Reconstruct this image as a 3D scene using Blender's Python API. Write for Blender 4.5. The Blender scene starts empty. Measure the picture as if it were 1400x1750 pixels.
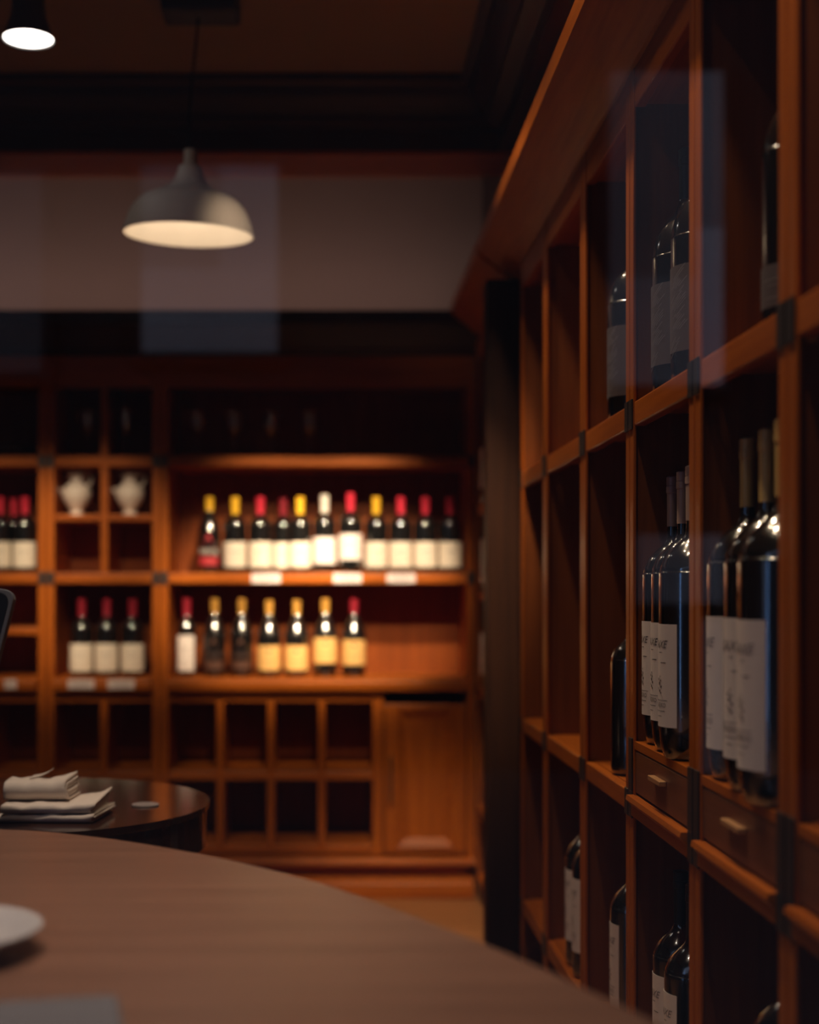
import bpy, bmesh, math, random
from mathutils import Vector, Matrix

random.seed(7)
PI = math.pi
SC = bpy.context.scene
COL = SC.collection
EYE = 1.16
FPX = 2400.0

# ------------------------------------------------------------------ camera
cam_d = bpy.data.cameras.new('camera')
cam = bpy.data.objects.new('camera', cam_d)
COL.objects.link(cam)
cam.location = (0, 0, EYE)
cam.rotation_euler = (PI / 2, 0, 0)
cam_d.sensor_fit = 'VERTICAL'
cam_d.sensor_height = 36.0
cam_d.sensor_width = 28.8
cam_d.lens = FPX / 1750 * 36
cam_d.shift_x = 128 / 1750
cam_d.shift_y = 133 / 1750
cam_d.clip_start = 0.02
cam_d.dof.use_dof = True
cam_d.dof.focus_distance = 2.40
cam_d.dof.aperture_fstop = 1.8
SC.camera = cam

# ------------------------------------------------------------------ colour management
SC.view_settings.view_transform = 'Standard'
SC.view_settings.look = 'None'
SC.view_settings.gamma = 1
SC.view_settings.exposure = 0.0
SC.view_settings.use_curve_mapping = False
SC.cycles.max_bounces = 8
SC.cycles.diffuse_bounces = 4
SC.cycles.glossy_bounces = 4
SC.cycles.transparent_max_bounces = 12
SC.cycles.caustics_reflective = False
SC.cycles.caustics_refractive = False
SC.cycles.sample_clamp_indirect = 4.0

# ------------------------------------------------------------------ sky outside
SKY = 0.50
w = bpy.data.worlds.new('dusk_sky')
SC.world = w
w.use_nodes = True
bg = w.node_tree.nodes['Background']
bg.inputs['Color'].default_value = (0.60, 0.70, 1.0, 1)
bg.inputs['Strength'].default_value = SKY


# ------------------------------------------------------------------ lamps
def aim(o, target):
    d = Vector(target) - o.location
    o.rotation_euler = d.to_track_quat('-Z', 'Y').to_euler()


def spot(loc, target, energy, size_deg, blend, col=(1, .80, .58), radius=.03, name='spot_lamp'):
    l = bpy.data.lights.new(name, 'SPOT')
    l.energy = energy
    l.spot_size = math.radians(size_deg)
    l.spot_blend = blend
    l.color = col
    l.shadow_soft_size = radius
    o = bpy.data.objects.new(name, l)
    COL.objects.link(o)
    o.location = loc
    aim(o, target)
    return o


def area(loc, target, energy, sx, sy, col, name):
    l = bpy.data.lights.new(name, 'AREA')
    l.shape = 'RECTANGLE'
    l.size, l.size_y = sx, sy
    l.energy = energy
    l.color = col
    o = bpy.data.objects.new(name, l)
    COL.objects.link(o)
    o.location = loc
    aim(o, target)
    return o


# ceiling spots washing the back cabinet
WARM = (1, .76, .50)
for xx, tx, e in ((0.05, -.27, 380), (0.12, 0.08, 440), (0.50, 0.48, 420), (-0.95, -.90, 130), (-1.35, -1.25, 110)):
    spot((xx, 3.35, 2.74), (tx, 5.36, 1.22), e, 21, .75, WARM, radius=.05)
    spot((xx * .9 + .12, 2.45, 2.74), (tx, 5.36, 1.20), e * .75, 16, .75, WARM, radius=.05)
for xx, tx, e in ((-0.15, -.20, 60), (-1.0, -.85, 50), (.3, .30, 36)):  # unseen fill spots added to brighten the cabinet base
    spot((xx, 3.05, 2.74), (tx, 5.33, 0.50), e, 26, .9, WARM, radius=.03)
spot((0.25, 3.20, 2.74), (0.36, 4.98, 0.04), 260, 25, .9, WARM)
# unseen strip light added on top of the back cabinet to brighten the white wall
area((-1.3, 5.34, 2.225), (-1.3, 5.70, 2.72), 2.7, 3.6, .05, (1, .64, .53), 'added_wall_wash')
# unseen fill spot added at the left to brighten the pendant and the far end of the cornice
spot((-1.6, 1.8, 2.16), (-.40, 3.84, 2.21), 18, 12, .9, (1, .78, .62), radius=.03)
# ceiling spots along the right hand rack
for xx, yy, ty, e in ((.24, 1.35, 1.15, 22), (.05, 1.75, 1.60, 5), (.24, 1.95, 1.75, 25), (.05, 2.35, 2.20, 5),
                      (.24, 2.60, 2.40, 27), (.24, 3.15, 2.95, 27), (.05, 3.30, 3.10, 5), (.24, 3.42, 3.55, 32)):
    spot((xx, yy, 2.70), (0.58, ty, 0.80), e, 76, .8, WARM, radius=.022)
# general ceiling spots over the tables
for xx, yy, e, a in ((-0.72, 2.72, 70, 44), (-0.66, 1.4, 72, 60), (-1.9, 2.0, 30, 60), (-0.3, 1.85, 46, 56)):
    spot((xx, yy, 2.72), (xx + .02, yy, 0), e, a, .9, (1, .80, .62), radius=.022)
# daylight coming in through the shop window from the front left
area((-5.4, -2.0, 1.9), (0.4, 2.2, 1.25), 16, 0.5, 4.6, (.22, .46, 1.0), 'window_daylight')


# ------------------------------------------------------------------ helpers
def new_mat(name):
    m = bpy.data.materials.new(name)
    m.use_nodes = True
    nt = m.node_tree
    return m, nt, nt.nodes['Principled BSDF']


def plain(name, col, rough=.5, metal=0, spec=.5, noise=0.0, nscale=40, coat=0, bump=0.0):
    m, nt, b = new_mat(name)
    b.inputs['Base Color'].default_value = (*col, 1)
    b.inputs['Roughness'].default_value = rough
    b.inputs['Metallic'].default_value = metal
    b.inputs['Specular IOR Level'].default_value = spec
    b.inputs['Coat Weight'].default_value = coat
    tc = nt.nodes.new('ShaderNodeTexCoord')
    n = nt.nodes.new('ShaderNodeTexNoise')
    n.inputs['Scale'].default_value = nscale
    n.inputs['Detail'].default_value = 4
    nt.links.new(tc.outputs['Object'], n.inputs['Vector'])
    if noise:
        r = nt.nodes.new('ShaderNodeMix')
        r.data_type = 'RGBA'
        r.inputs[6].default_value = (*[c * (1 - noise) for c in col], 1)
        r.inputs[7].default_value = (*[min(1, c * (1 + noise)) for c in col], 1)
        nt.links.new(n.outputs['Fac'], r.inputs[0])
        nt.links.new(r.outputs[2], b.inputs['Base Color'])
    if bump:
        bp = nt.nodes.new('ShaderNodeBump')
        bp.inputs['Strength'].default_value = bump
        bp.inputs['Distance'].default_value = .002
        nt.links.new(n.outputs['Fac'], bp.inputs['Height'])
        nt.links.new(bp.outputs['Normal'], b.inputs['Normal'])
    return m


def wood(name, dark, light, axis, rough=.38, scale=1.0, spec=.5, planks=None):
    m, nt, b = new_mat(name)
    tc = nt.nodes.new('ShaderNodeTexCoord')
    mp = nt.nodes.new('ShaderNodeMapping')
    s = [26 * scale] * 3
    s['XYZ'.index(axis)] = 1.3 * scale
    mp.inputs['Scale'].default_value = s
    n = nt.nodes.new('ShaderNodeTexNoise')
    n.inputs['Scale'].default_value = 2.2
    n.inputs['Detail'].default_value = 7
    n.inputs['Distortion'].default_value = .6
    r = nt.nodes.new('ShaderNodeValToRGB')
    r.color_ramp.elements[0].position = .3
    r.color_ramp.elements[0].color = (*dark, 1)
    r.color_ramp.elements[1].position = .72
    r.color_ramp.elements[1].color = (*light, 1)
    nt.links.new(tc.outputs['Object'], mp.inputs['Vector'])
    nt.links.new(mp.outputs['Vector'], n.inputs['Vector'])
    nt.links.new(n.outputs['Fac'], r.inputs['Fac'])
    if planks:
        br = nt.nodes.new('ShaderNodeTexBrick')
        br.inputs['Scale'].default_value = 1.0
        br.inputs['Brick Width'].default_value = planks[0]
        br.inputs['Row Height'].default_value = planks[1]
        br.inputs['Mortar Size'].default_value = .0015
        br.inputs['Color1'].default_value = (1, 1, 1, 1)
        br.inputs['Color2'].default_value = (.82, .80, .78, 1)
        br.inputs['Mortar'].default_value = (.3, .25, .2, 1)
        mx = nt.nodes.new('ShaderNodeMix')
        mx.data_type = 'RGBA'
        mx.blend_type = 'MULTIPLY'
        mx.inputs[0].default_value = 1
        nt.links.new(tc.outputs['Object'], br.inputs['Vector'])
        nt.links.new(r.outputs['Color'], mx.inputs[6])
        nt.links.new(br.outputs['Color'], mx.inputs[7])
        nt.links.new(mx.outputs[2], b.inputs['Base Color'])
    else:
        nt.links.new(r.outputs['Color'], b.inputs['Base Color'])
    b.inputs['Roughness'].default_value = rough
    b.inputs['Specular IOR Level'].default_value = spec
    bp = nt.nodes.new('ShaderNodeBump')
    bp.inputs['Strength'].default_value = .15
    bp.inputs['Distance'].default_value = .001
    nt.links.new(n.outputs['Fac'], bp.inputs['Height'])
    nt.links.new(bp.outputs['Normal'], b.inputs['Normal'])
    return m


def emit(name, col, strength):
    m, nt, b = new_mat(name)
    b.inputs['Base Color'].default_value = (0, 0, 0, 1)
    b.inputs['Emission Color'].default_value = (*col, 1)
    b.inputs['Emission Strength'].default_value = strength
    return m


def thin_glass(name, fac0, fac1, tint=(1, 1, 1), rough=0.0):
    """clear pane: see-through with a mirror share that grows towards grazing angles"""
    m = bpy.data.materials.new(name)
    m.use_nodes = True
    nt = m.node_tree
    nt.nodes.clear()
    out = nt.nodes.new('ShaderNodeOutputMaterial')
    tr = nt.nodes.new('ShaderNodeBsdfTransparent')
    tr.inputs['Color'].default_value = (*tint, 1)
    gl = nt.nodes.new('ShaderNodeBsdfGlossy')
    gl.inputs['Roughness'].default_value = rough
    lw = nt.nodes.new('ShaderNodeLayerWeight')
    lw.inputs['Blend'].default_value = .25
    mr = nt.nodes.new('ShaderNodeMapRange')
    mr.inputs['To Min'].default_value = fac0
    mr.inputs['To Max'].default_value = fac1
    mx = nt.nodes.new('ShaderNodeMixShader')
    nt.links.new(lw.outputs['Facing'], mr.inputs['Value'])
    nt.links.new(mr.outputs['Result'], mx.inputs['Fac'])
    nt.links.new(tr.outputs['BSDF'], mx.inputs[1])
    nt.links.new(gl.outputs['BSDF'], mx.inputs[2])
    nt.links.new(mx.outputs['Shader'], out.inputs['Surface'])
    return m


# cherry wood of the fittings
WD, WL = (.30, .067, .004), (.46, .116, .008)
WOODX = wood('cherry_wood_x', WD, WL, 'X', spec=.22)
WOODY = wood('cherry_wood_y', WD, WL, 'Y', spec=.22)
WOODZ = wood('cherry_wood_z', WD, WL, 'Z', spec=.22)
DRAWER = wood('drawer_wood', (.15, .045, .014), (.22, .07, .022), 'Y', rough=.42)
PANEL_SHADED = wood('rack_panel_wood_shaded', (.15, .040, .008), (.22, .060, .012), 'Z', rough=.45, spec=.2)  # rack wood darkened, shade inside the cells put into its colour
BACKING = wood('backing_wood', (.20, .043, .004), (.29, .064, .006), 'Z', rough=.5, spec=.2)
DARKX = wood('dark_stained_wood_x', (.022, .008, .004), (.045, .015, .007), 'X', rough=.4)
DARKY = wood('dark_stained_wood_y', (.022, .008, .004), (.045, .015, .007), 'Y', rough=.4)
DARKZ = wood('dark_stained_wood_z', (.022, .008, .004), (.04, .014, .006), 'Z', rough=.6, spec=.12)
COUNTER = wood('counter_wood', (.15, .074, .051), (.22, .110, .076), 'X', rough=.30, scale=.6, spec=.8)
TABLE_DARK = wood('dark_table_wood', (.030, .013, .008), (.05, .02, .012), 'X', rough=.13)
FLOORM = wood('floor_planks', (.30, .12, .04), (.46, .20, .075), 'X', rough=.35, planks=(1.2, .12))
PAINT = plain('wall_paint', (.36, .28, .25), .8, noise=.04, nscale=6)
CEILM = plain('ceiling_paint', (.30, .22, .12), .85, noise=.04, nscale=5)
STEEL = plain('dark_steel', (.045, .04, .04), .45, metal=.6, noise=.1)
BLACKM = plain('black_metal', (.012, .011, .011), .5, noise=.1)
BLACKP = plain('black_plastic', (.012, .012, .014), .35, noise=.1)
GREYF = plain('grey_frame', (.16, .16, .18), .4, noise=.08)
LAMPGREY = plain('grey_lamp_enamel', (.36, .315, .28), .6, noise=.04)
LAMPIN = plain('cream_lamp_lining', (.85, .76, .62), .7, noise=.02)
BRASS = plain('brass', (.52, .28, .13), .4, metal=.3, noise=.05)
GLASSB = plain('dark_bottle_glass', (.006, .006, .006), .03, spec=1, coat=1)
GLASSB.node_tree.nodes['Principled BSDF'].inputs['Coat Roughness'].default_value = .17
GLASSB.node_tree.nodes['Principled BSDF'].inputs['Coat IOR'].default_value = 1.9
CREAM = plain('cream_paper', (.80, .72, .60), .7, noise=.05, nscale=60)
WHITEP = plain('white_paper', (.82, .74, .70), .7, noise=.04, nscale=60)
AMBERP = plain('amber_paper', (.70, .42, .14), .7, noise=.06, nscale=60)
DARKP = plain('dark_label_paper', (.085, .065, .07), .6, noise=.1, nscale=50)
BROWNP = plain('brown_label_print', (.09, .035, .02), .6, noise=.1)
INK = plain('label_ink', (.06, .05, .05), .7, noise=.1)
GREYINK = plain('grey_label_ink', (.20, .17, .17), .7, noise=.1)
REDPRINT = plain('red_label_print', (.45, .03, .04), .6, noise=.08)
CAPS = {
    'yellow': plain('yellow_capsule', (.85, .48, .02), .4, noise=.05),
    'red': plain('red_capsule', (.62, .02, .05), .38, noise=.05),
    'darkred': plain('dark_red_capsule', (.25, .008, .02), .4, noise=.05),
    'white': plain('white_capsule', (.72, .66, .58), .45, noise=.05),
    'gold': plain('gold_capsule', (.55, .28, .05), .4, metal=.2, noise=.05),
    'palegold': plain('pale_gold_capsule', (.72, .48, .17), .4, metal=.2, noise=.05),
    'silver': plain('silver_capsule', (.50, .36, .31), .4, metal=.15, noise=.05),
    'black': plain('black_capsule', (.01, .01, .01), .35, noise=.05),
}
CERAMIC = plain('white_ceramic', (.75, .66, .58), .45, noise=.03, coat=.2)
PLATEM = plain('grey_ceramic', (.42, .40, .42), .35, noise=.03)
LINEN = plain('cream_linen', (.74, .64, .56), .9, noise=.05, nscale=300, bump=.3)
LINENG = plain('grey_linen', (.46, .43, .47), .9, noise=.05, nscale=300, bump=.3)
CLOTHG = plain('slate_cloth', (.12, .115, .135), .9, noise=.06, nscale=200)
CRYSTAL = thin_glass('clear_crystal', .17, .65)
SHOPGLASS = thin_glass('shop_window_glass', .075, .6)
PAVING = plain('asphalt', (.05, .05, .05), .9, noise=.2, nscale=8)
BRICK = plain('dark_facade', (.035, .033, .034), .9, noise=.2, nscale=3)
BLIND = plain('pale_blind', (.82, .82, .82), .8, noise=.03, nscale=5)


def obj(name, bm, mat, parent=None, smooth=False, bevel=0, loc=None):
    me = bpy.data.meshes.new(name)
    bmesh.ops.recalc_face_normals(bm, faces=bm.faces)
    bm.to_mesh(me)
    bm.free()
    o = bpy.data.objects.new(name, me)
    COL.objects.link(o)
    if mat:
        me.materials.append(mat)
    if smooth:
        for p in me.polygons:
            p.use_smooth = True
    if bevel:
        md = o.modifiers.new('edge', 'BEVEL')
        md.width = bevel
        md.segments = 2
        md.limit_method = 'ANGLE'
    if parent:
        o.parent = parent
    if loc:
        o.location = loc
    return o


def tag(o, label, cat, group=None):
    o['label'] = label
    o['category'] = cat
    if group:
        o['group'] = group
    return o


def empty(name, loc, label=None, cat=None, group=None):
    o = bpy.data.objects.new(name, None)
    o.empty_display_size = .05
    COL.objects.link(o)
    o.location = loc
    if label:
        tag(o, label, cat, group)
    return o


def struct(name, bm, mat, **k):
    o = obj(name, bm, mat, **k)
    o['kind'] = 'structure'
    return o


def box(bm, x0, x1, y0, y1, z0, z1):
    v = [bm.verts.new(p) for p in ((x0, y0, z0), (x1, y0, z0), (x1, y1, z0), (x0, y1, z0),
                                   (x0, y0, z1), (x1, y0, z1), (x1, y1, z1), (x0, y1, z1))]
    for f in ((0, 3, 2, 1), (4, 5, 6, 7), (0, 1, 5, 4), (1, 2, 6, 5), (2, 3, 7, 6), (3, 0, 4, 7)):
        bm.faces.new([v[i] for i in f])
    return bm


def bx(x0, x1, y0, y1, z0, z1):
    return box(bmesh.new(), x0, x1, y0, y1, z0, z1)


def prism(poly, a0, a1, axis):
    """poly in the plane across axis ('X': (y,z), 'Y': (x,z), 'Z': (x,y)), extruded a0..a1"""
    bm = bmesh.new()

    def P(p, a):
        return {'X': (a, p[0], p[1]), 'Y': (p[0], a, p[1]), 'Z': (p[0], p[1], a)}[axis]
    A = [bm.verts.new(P(p, a0)) for p in poly]
    B = [bm.verts.new(P(p, a1)) for p in poly]
    n = len(poly)
    bm.faces.new(A)
    bm.faces.new(B[::-1])
    for i in range(n):
        bm.faces.new((A[i], A[(i + 1) % n], B[(i + 1) % n], B[i]))
    return bm


def lathe(prof, seg=40, cx=0, cy=0, cz=0, bm=None):
    bm = bm or bmesh.new()
    rings = []
    for r, z in prof:
        if r < 1e-6:
            rings.append([bm.verts.new((cx, cy, cz + z))])
        else:
            rings.append([bm.verts.new((cx + r * math.cos(2 * PI * i / seg), cy + r * math.sin(2 * PI * i / seg), cz + z)) for i in range(seg)])
    for a, b in zip(rings, rings[1:]):
        for i in range(seg):
            j = (i + 1) % seg
            if len(a) == 1 and len(b) == 1:
                continue
            if len(a) == 1:
                bm.faces.new((a[0], b[j], b[i]))
            elif len(b) == 1:
                bm.faces.new((a[i], a[j], b[0]))
            else:
                bm.faces.new((a[i], a[j], b[j], b[i]))
    return bm


def tube(pts, r, seg=12, bm=None):
    bm = bm or bmesh.new()
    pts = [Vector(p) for p in pts]
    rr = r if isinstance(r, (list, tuple)) else [r] * len(pts)
    rings = []
    prev = None
    for i, p in enumerate(pts):
        d = (pts[min(i + 1, len(pts) - 1)] - pts[max(i - 1, 0)]).normalized()
        if prev is None:
            up = Vector((0, 0, 1)) if abs(d.z) < .9 else Vector((1, 0, 0))
            u = d.cross(up).normalized()
        else:
            u = (prev - d * prev.dot(d)).normalized()
        prev = u
        v = d.cross(u)
        rings.append([bm.verts.new(p + rr[i] * (u * math.cos(2 * PI * k / seg) + v * math.sin(2 * PI * k / seg))) for k in range(seg)])
    for a, b in zip(rings, rings[1:]):
        for i in range(seg):
            bm.faces.new((a[i], a[(i + 1) % seg], b[(i + 1) % seg], b[i]))
    bm.faces.new(rings[0][::-1])
    bm.faces.new(rings[-1])
    return bm


def smooth_curve(pts, n=6, closed=False):
    out = []
    m = len(pts)
    rng = range(m) if closed else range(m - 1)
    for i in rng:
        g = (lambda k: pts[k % m]) if closed else (lambda k: pts[max(0, min(m - 1, k))])
        p0, p1, p2, p3 = g(i - 1), g(i), g(i + 1), g(i + 2)
        for s in range(n):
            t = s / n
            out.append(tuple(.5 * (2 * b + (c - a) * t + (2 * a - 5 * b + 4 * c - d) * t * t + (3 * b - a - 3 * c + d) * t ** 3)
                             for a, b, c, d in zip(p0, p1, p2, p3)))
    if not closed:
        out.append(tuple(pts[-1]))
    return out


def text_mesh(s, size, shear=0):
    cu = bpy.data.curves.new('lettering', 'FONT')
    cu.body = s
    cu.size = size
    cu.shear = shear
    cu.align_x = 'CENTER'
    cu.resolution_u = 2
    o = bpy.data.objects.new('lettering', cu)
    COL.objects.link(o)
    me = bpy.data.meshes.new_from_object(o)
    bpy.data.objects.remove(o)
    bm = bmesh.new()
    bm.from_mesh(me)
    bpy.data.meshes.remove(me)
    return bm


# ================================================================== SETTING
XR = 0.60          # right hand wall above the rack
XRB = 0.93         # wall behind the rack
YB = 5.70          # back wall
XL = -3.6
YF = 0.12          # shop window plane

struct('floor', bx(XL, XRB, YF, YB, -.05, 0), FLOORM)
struct('ceiling', bx(XL, XRB, YF, 4.78, 2.78, 2.86), CEILM)
struct('ceiling', bx(XL, XRB, 4.78, YB, 3.02, 3.10), CEILM)
struct('wall_back', bx(XL, XRB, YB, YB + .1, 0, 3.1), PAINT)
struct('wall_left', bx(XL - .1, XL, YF, YB, 0, 3.1), PAINT)
struct('wall_right', bx(XRB, XRB + .1, YF, YB + .1, 0, 3.1), DARKY)
struct('wall_bulkhead', bx(XR, XRB, YF + .08, YB, 2.21, 3.02), DARKY)
struct('wall_front', bx(XL - .1, XRB + .1, YF - .06, YF + .06, 2.78, 3.1), DARKX)
struct('wall_front', bx(.86, XRB + .1, YF - .06, YF + .06, 0, 2.78), DARKZ)
# beam with its crown moulding before the back alcove
struct('beam', prism([(4.40, 2.78), (4.40, 2.755), (4.425, 2.745), (4.43, 2.72), (4.455, 2.69), (4.475, 2.675), (4.475, 2.65),
                      (4.52, 2.635), (4.52, 2.575), (4.76, 2.575), (4.76, 3.02), (4.78, 3.02), (4.78, 2.78)], XL, XR, 'X'), DARKX)
struct('trim_6', bx(XL, XR, 4.525, 4.755, 2.562, 2.5745), WOODX)
struct('trim_1', prism([(.40, 2.78), (.40, 2.755), (.425, 2.745), (.43, 2.72), (.46, 2.69), (.48, 2.675), (.48, 2.65),
                        (.53, 2.635), (.53, 2.575), (XR, 2.575), (XR, 2.78)], YF + .08, 4.52, 'Y'), DARKY)
struct('trim_2', bx(XL, XR, YB - .03, YB, 2.835, 3.02), WOODX)
# cornice leaning out over the right hand rack, before and behind the pillar
CORN = [(.545, 2.095), (.535, 2.105), (.435, 2.185), (.43, 2.215), (XR, 2.215), (XR, 2.095)]
struct('trim_3', prism(CORN, YF + .08, 4.255, 'Y'), WOODY)
struct('trim_4', prism(CORN, 4.285, 5.215, 'Y'), WOODY)
# dark cornice over the back cabinet
struct('trim_5', prism([(5.34, 2.05), (5.325, 2.065), (5.30, 2.075), (5.24, 2.15), (5.22, 2.155), (5.22, 2.20), (YB, 2.20), (YB, 2.05)], XL, .60, 'X'), DARKX)
# pillar
b = bx(.455, .555, 4.20, 4.30, 0, 2.09)
struct('pillar', b, DARKZ, bevel=.004)
struct('baseboard_back', prism([(5.33, 0), (5.27, 0), (5.27, .055), (5.285, .07), (5.33, .075)], XL, .525, 'X'), WOODX, bevel=.003)

# shop window and the street it mirrors
wf = struct('window_1', bx(XL, .86, YF - .003, YF + .003, .04, 2.78), SHOPGLASS)
struct('window_1_frame', bx(XL, .86, YF - .03, YF + .03, 0, .04), DARKX)
struct('street_ground', bx(-22, 22, -9.3, YF - .07, -.08, -.03), PAVING)
struct('wall_opposite', bx(-22, 22, -9.5, -9.0, -.05, 8.5), BRICK)
MIR = 9.24 / FPX   # metres per photo pixel in the mirrored street


def street_window(n, x0, x1, z0, z1, panels):
    """a window across the street with drawn blinds; panels: (from, to, bottom, top, paleness)"""
    f = struct('window_%d' % n, bx(x0 - .07, x1 + .07, -9.0, -8.94, z0 - .07, z1 + .07), BRICK)
    for (a, c, d, e, k) in panels:
        obj('blind', bx(x0 + (x1 - x0) * a, x0 + (x1 - x0) * c, -8.94, -8.92, z0 + (z1 - z0) * d, z0 + (z1 - z0) * e),
            shade_of('pale_blind_%d' % round(k * 100), k), f)


def mir(x0, x1, y0, y1):
    return (x0 - 572) * MIR, (x1 - 572) * MIR, EYE + (1008 - y1) * MIR, EYE + (1008 - y0) * MIR


def shade_of(name, a):
    return plain(name, (a * 1.06, a * .98, a * .96), .8, noise=.25, nscale=1.4)


street_window(2, *mir(245, 475, 290, 605), [(0, 1, 0, .45, .50), (0, .58, .45, 1, .26), (.58, 1, .45, 1, .46)])
street_window(3, *mir(-190, 75, 300, 640), [(0, 1, 0, 1, .14)])
street_window(4, *mir(1038, 1230, 130, 660), [(0, .78, 0, .34, .38), (0, .78, .34, 1, .22), (.78, 1, 0, .5, .75), (.78, 1, .5, 1, .40)])
street_window(5, *mir(1085, 1230, 915, 1030), [(0, .8, 0, 1, .36), (.8, 1, 0, 1, .5)])
street_window(6, *mir(1195, 1230, 1060, 1430), [(0, 1, 0, 1, .4)])
street_window(7, -5.6, -4.6, 2.6, 4.1, [(0, 1, 0, 1, .4)])


# ================================================================== BACK CABINET
YC = 5.33
K = FPX / YC


def bxp(px):
    return (px - 572) / K


def bzp(py):
    return EYE + (1008 - py) / K


YBK = 5.66
TOPZ = 2.048


def back_unit(x0, x1, label, mids, shelves, base_mids, base_end, doors, extra):
    """one bay of the back wall cabinet, x0..x1 between the outer faces of its two stiles"""
    root = empty('wall_cabinet', ((x0 + x1) / 2, YC, 0), label, 'cabinet', 'cabinet bays along the back wall')
    ox, oy = root.location.x, root.location.y

    def add(name, b, m, bev=.003, parent=None):
        for v in b.verts:
            v.co.x -= ox
            v.co.y -= oy
        return obj(name, b, m, parent or root, bevel=bev)
    sw = .030
    add('side_panel', bx(x0, x0 + sw, YC, YBK, .08, TOPZ), WOODZ)
    add('side_panel', bx(x1 - sw, x1, YC, YBK, .08, TOPZ), WOODZ)
    xi, xj = x0 + sw, x1 - sw
    add('back_panel', bx(xi, xj, YBK - .012, YBK, .08, TOPZ), BACKING, 0)
    add('top_rail', bx(xi, xj, YC + .004, YC + .03, bzp(662), TOPZ), WOODX)
    add('top_panel', bx(xi, xj, YC + .03, YBK - .012, bzp(650), bzp(642)), WOODX)
    for (a, c) in shelves:
        add('shelf', bx(xi, xj, YC + .003, YBK - .012, bzp(c), bzp(a)), WOODX, .005)
        add('bracket', bx(x0 + .002, xi - .002, YC - .004, YC, bzp(c) - .004, bzp(a) + .004), STEEL, .001)
        add('bracket', bx(xj + .002, x1 - .002, YC - .004, YC, bzp(c) - .004, bzp(a) + .004), STEEL, .001)
    for (px, ya, yb2) in mids:
        add('divider', bx(bxp(px) - .014, bxp(px) + .014, YC + .004, YBK - .012, bzp(yb2), bzp(ya)), WOODZ)
    # worktop with its nosing
    add('worktop', prism([(YC - .035, bzp(1180)), (YC - .04, bzp(1172)), (YC - .04, bzp(1164)), (YC - .03, bzp(1158)),
                          (YBK - .012, bzp(1158)), (YBK - .012, bzp(1180))], xi if x0 > -1 else xi, xj, 'X'), WOODX)
    for px in base_mids:
        add('divider', bx(bxp(px) - .014, bxp(px) + .014, YC + .004, YBK - .012, bzp(1450), bzp(1181)), WOODZ)
    be = base_end if base_end else xj
    for (a, c) in ((1318, 1334), (1444, 1460)):
        add('shelf', bx(xi, be, YC + .006, YBK - .012, bzp(c), bzp(a)), WOODX, .005)
    add('base_rail', bx(xi, be, YC + .006, YC + .03, bzp(1200), bzp(1181)), WOODX)
    add('plinth', prism([(YC - .03, .115), (YC - .035, .125), (YC - .03, .14), (YC, .148), (YC + .02, .148), (YC + .02, .08), (YC, .08), (YC, .115)], x0, x1, 'X'), WOODX)
    extra(add, root, xi, xj)
    return root


def no_extra(add, root, xi, xj):
    pass


def left_extra(add, root, xi, xj):
    add('shelf', bx(xi, xj, YC + .006, YBK - .012, bzp(1085), bzp(1073)), WOODX, .004)


def vase_extra(add, root, xi, xj):
    add('shelf', bx(xi, xj, YC + .006, YBK - .012, bzp(890), bzp(879)), WOODX, .004)


def door_extra(add, root, xi, xj):
    # thick upright and panelled door at the right end of the base
    add('upright', bx(bxp(637), bxp(655), YC + .002, YBK - .012, bzp(1462), bzp(1181)), WOODZ)
    x0, x1, z0, z1 = bxp(657), xj - .004, bzp(1458), bzp(1203)
    fr = .05
    d = bmesh.new()
    box(d, x0, x0 + fr, YC - .004, YC + .018, z0, z1)
    box(d, x1 - fr, x1, YC - .004, YC + .018, z0, z1)
    box(d, x0 + fr, x1 - fr, YC - .004, YC + .018, z1 - fr * .5, z1)
    box(d, x0 + fr, x1 - fr, YC - .004, YC + .018, z0, z0 + fr * .5)
    door = add('door', d, WOODZ, .004)
    pm = prism([(x0 + fr, YC + .014), (x1 - fr, YC + .014), (x1 - fr, YC + .018), (x0 + fr, YC + .018)], z0 + fr * .5, z1 - fr * .5, 'Z')
    add('door_panel', pm, WOODZ, 0, door)
    # sloped bead around the sunk panel
    a0, a1, c0, c1 = x0 + fr, x1 - fr, z0 + fr * .5, z1 - fr * .5
    bd = bmesh.new()
    wv = .032
    outer = [(a0, c0), (a1, c0), (a1, c1), (a0, c1)]
    inner = [(a0 + wv, c0 + wv), (a1 - wv, c0 + wv), (a1 - wv, c1 - wv), (a0 + wv, c1 - wv)]
    O = [bd.verts.new((p[0], YC - .010, p[1])) for p in outer]
    I = [bd.verts.new((p[0], YC + .0135, p[1])) for p in inner]
    O2 = [bd.verts.new((p[0], YC + .0138, p[1])) for p in outer]
    for i in range(4):
        j = (i + 1) % 4
        bd.faces.new((O[i], O[j], I[j], I[i]))
        bd.faces.new((O2[i], I[i], I[j], O2[j]))
        bd.faces.new((O[i], O2[i], O2[j], O[j]))
    add('door_bead', bd, WOODX, 0, door)
    hx = bxp(668)
    h = tube([(hx, YC - .004, bzp(1370)), (hx, YC - .03, bzp(1366)), (hx, YC - .03, bzp(1298)), (hx, YC - .004, bzp(1294))], .005, 10)
    hd = add('handle', h, BLACKM, 0, door)
    hd['label'] = 'dark upright pull handle'


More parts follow.
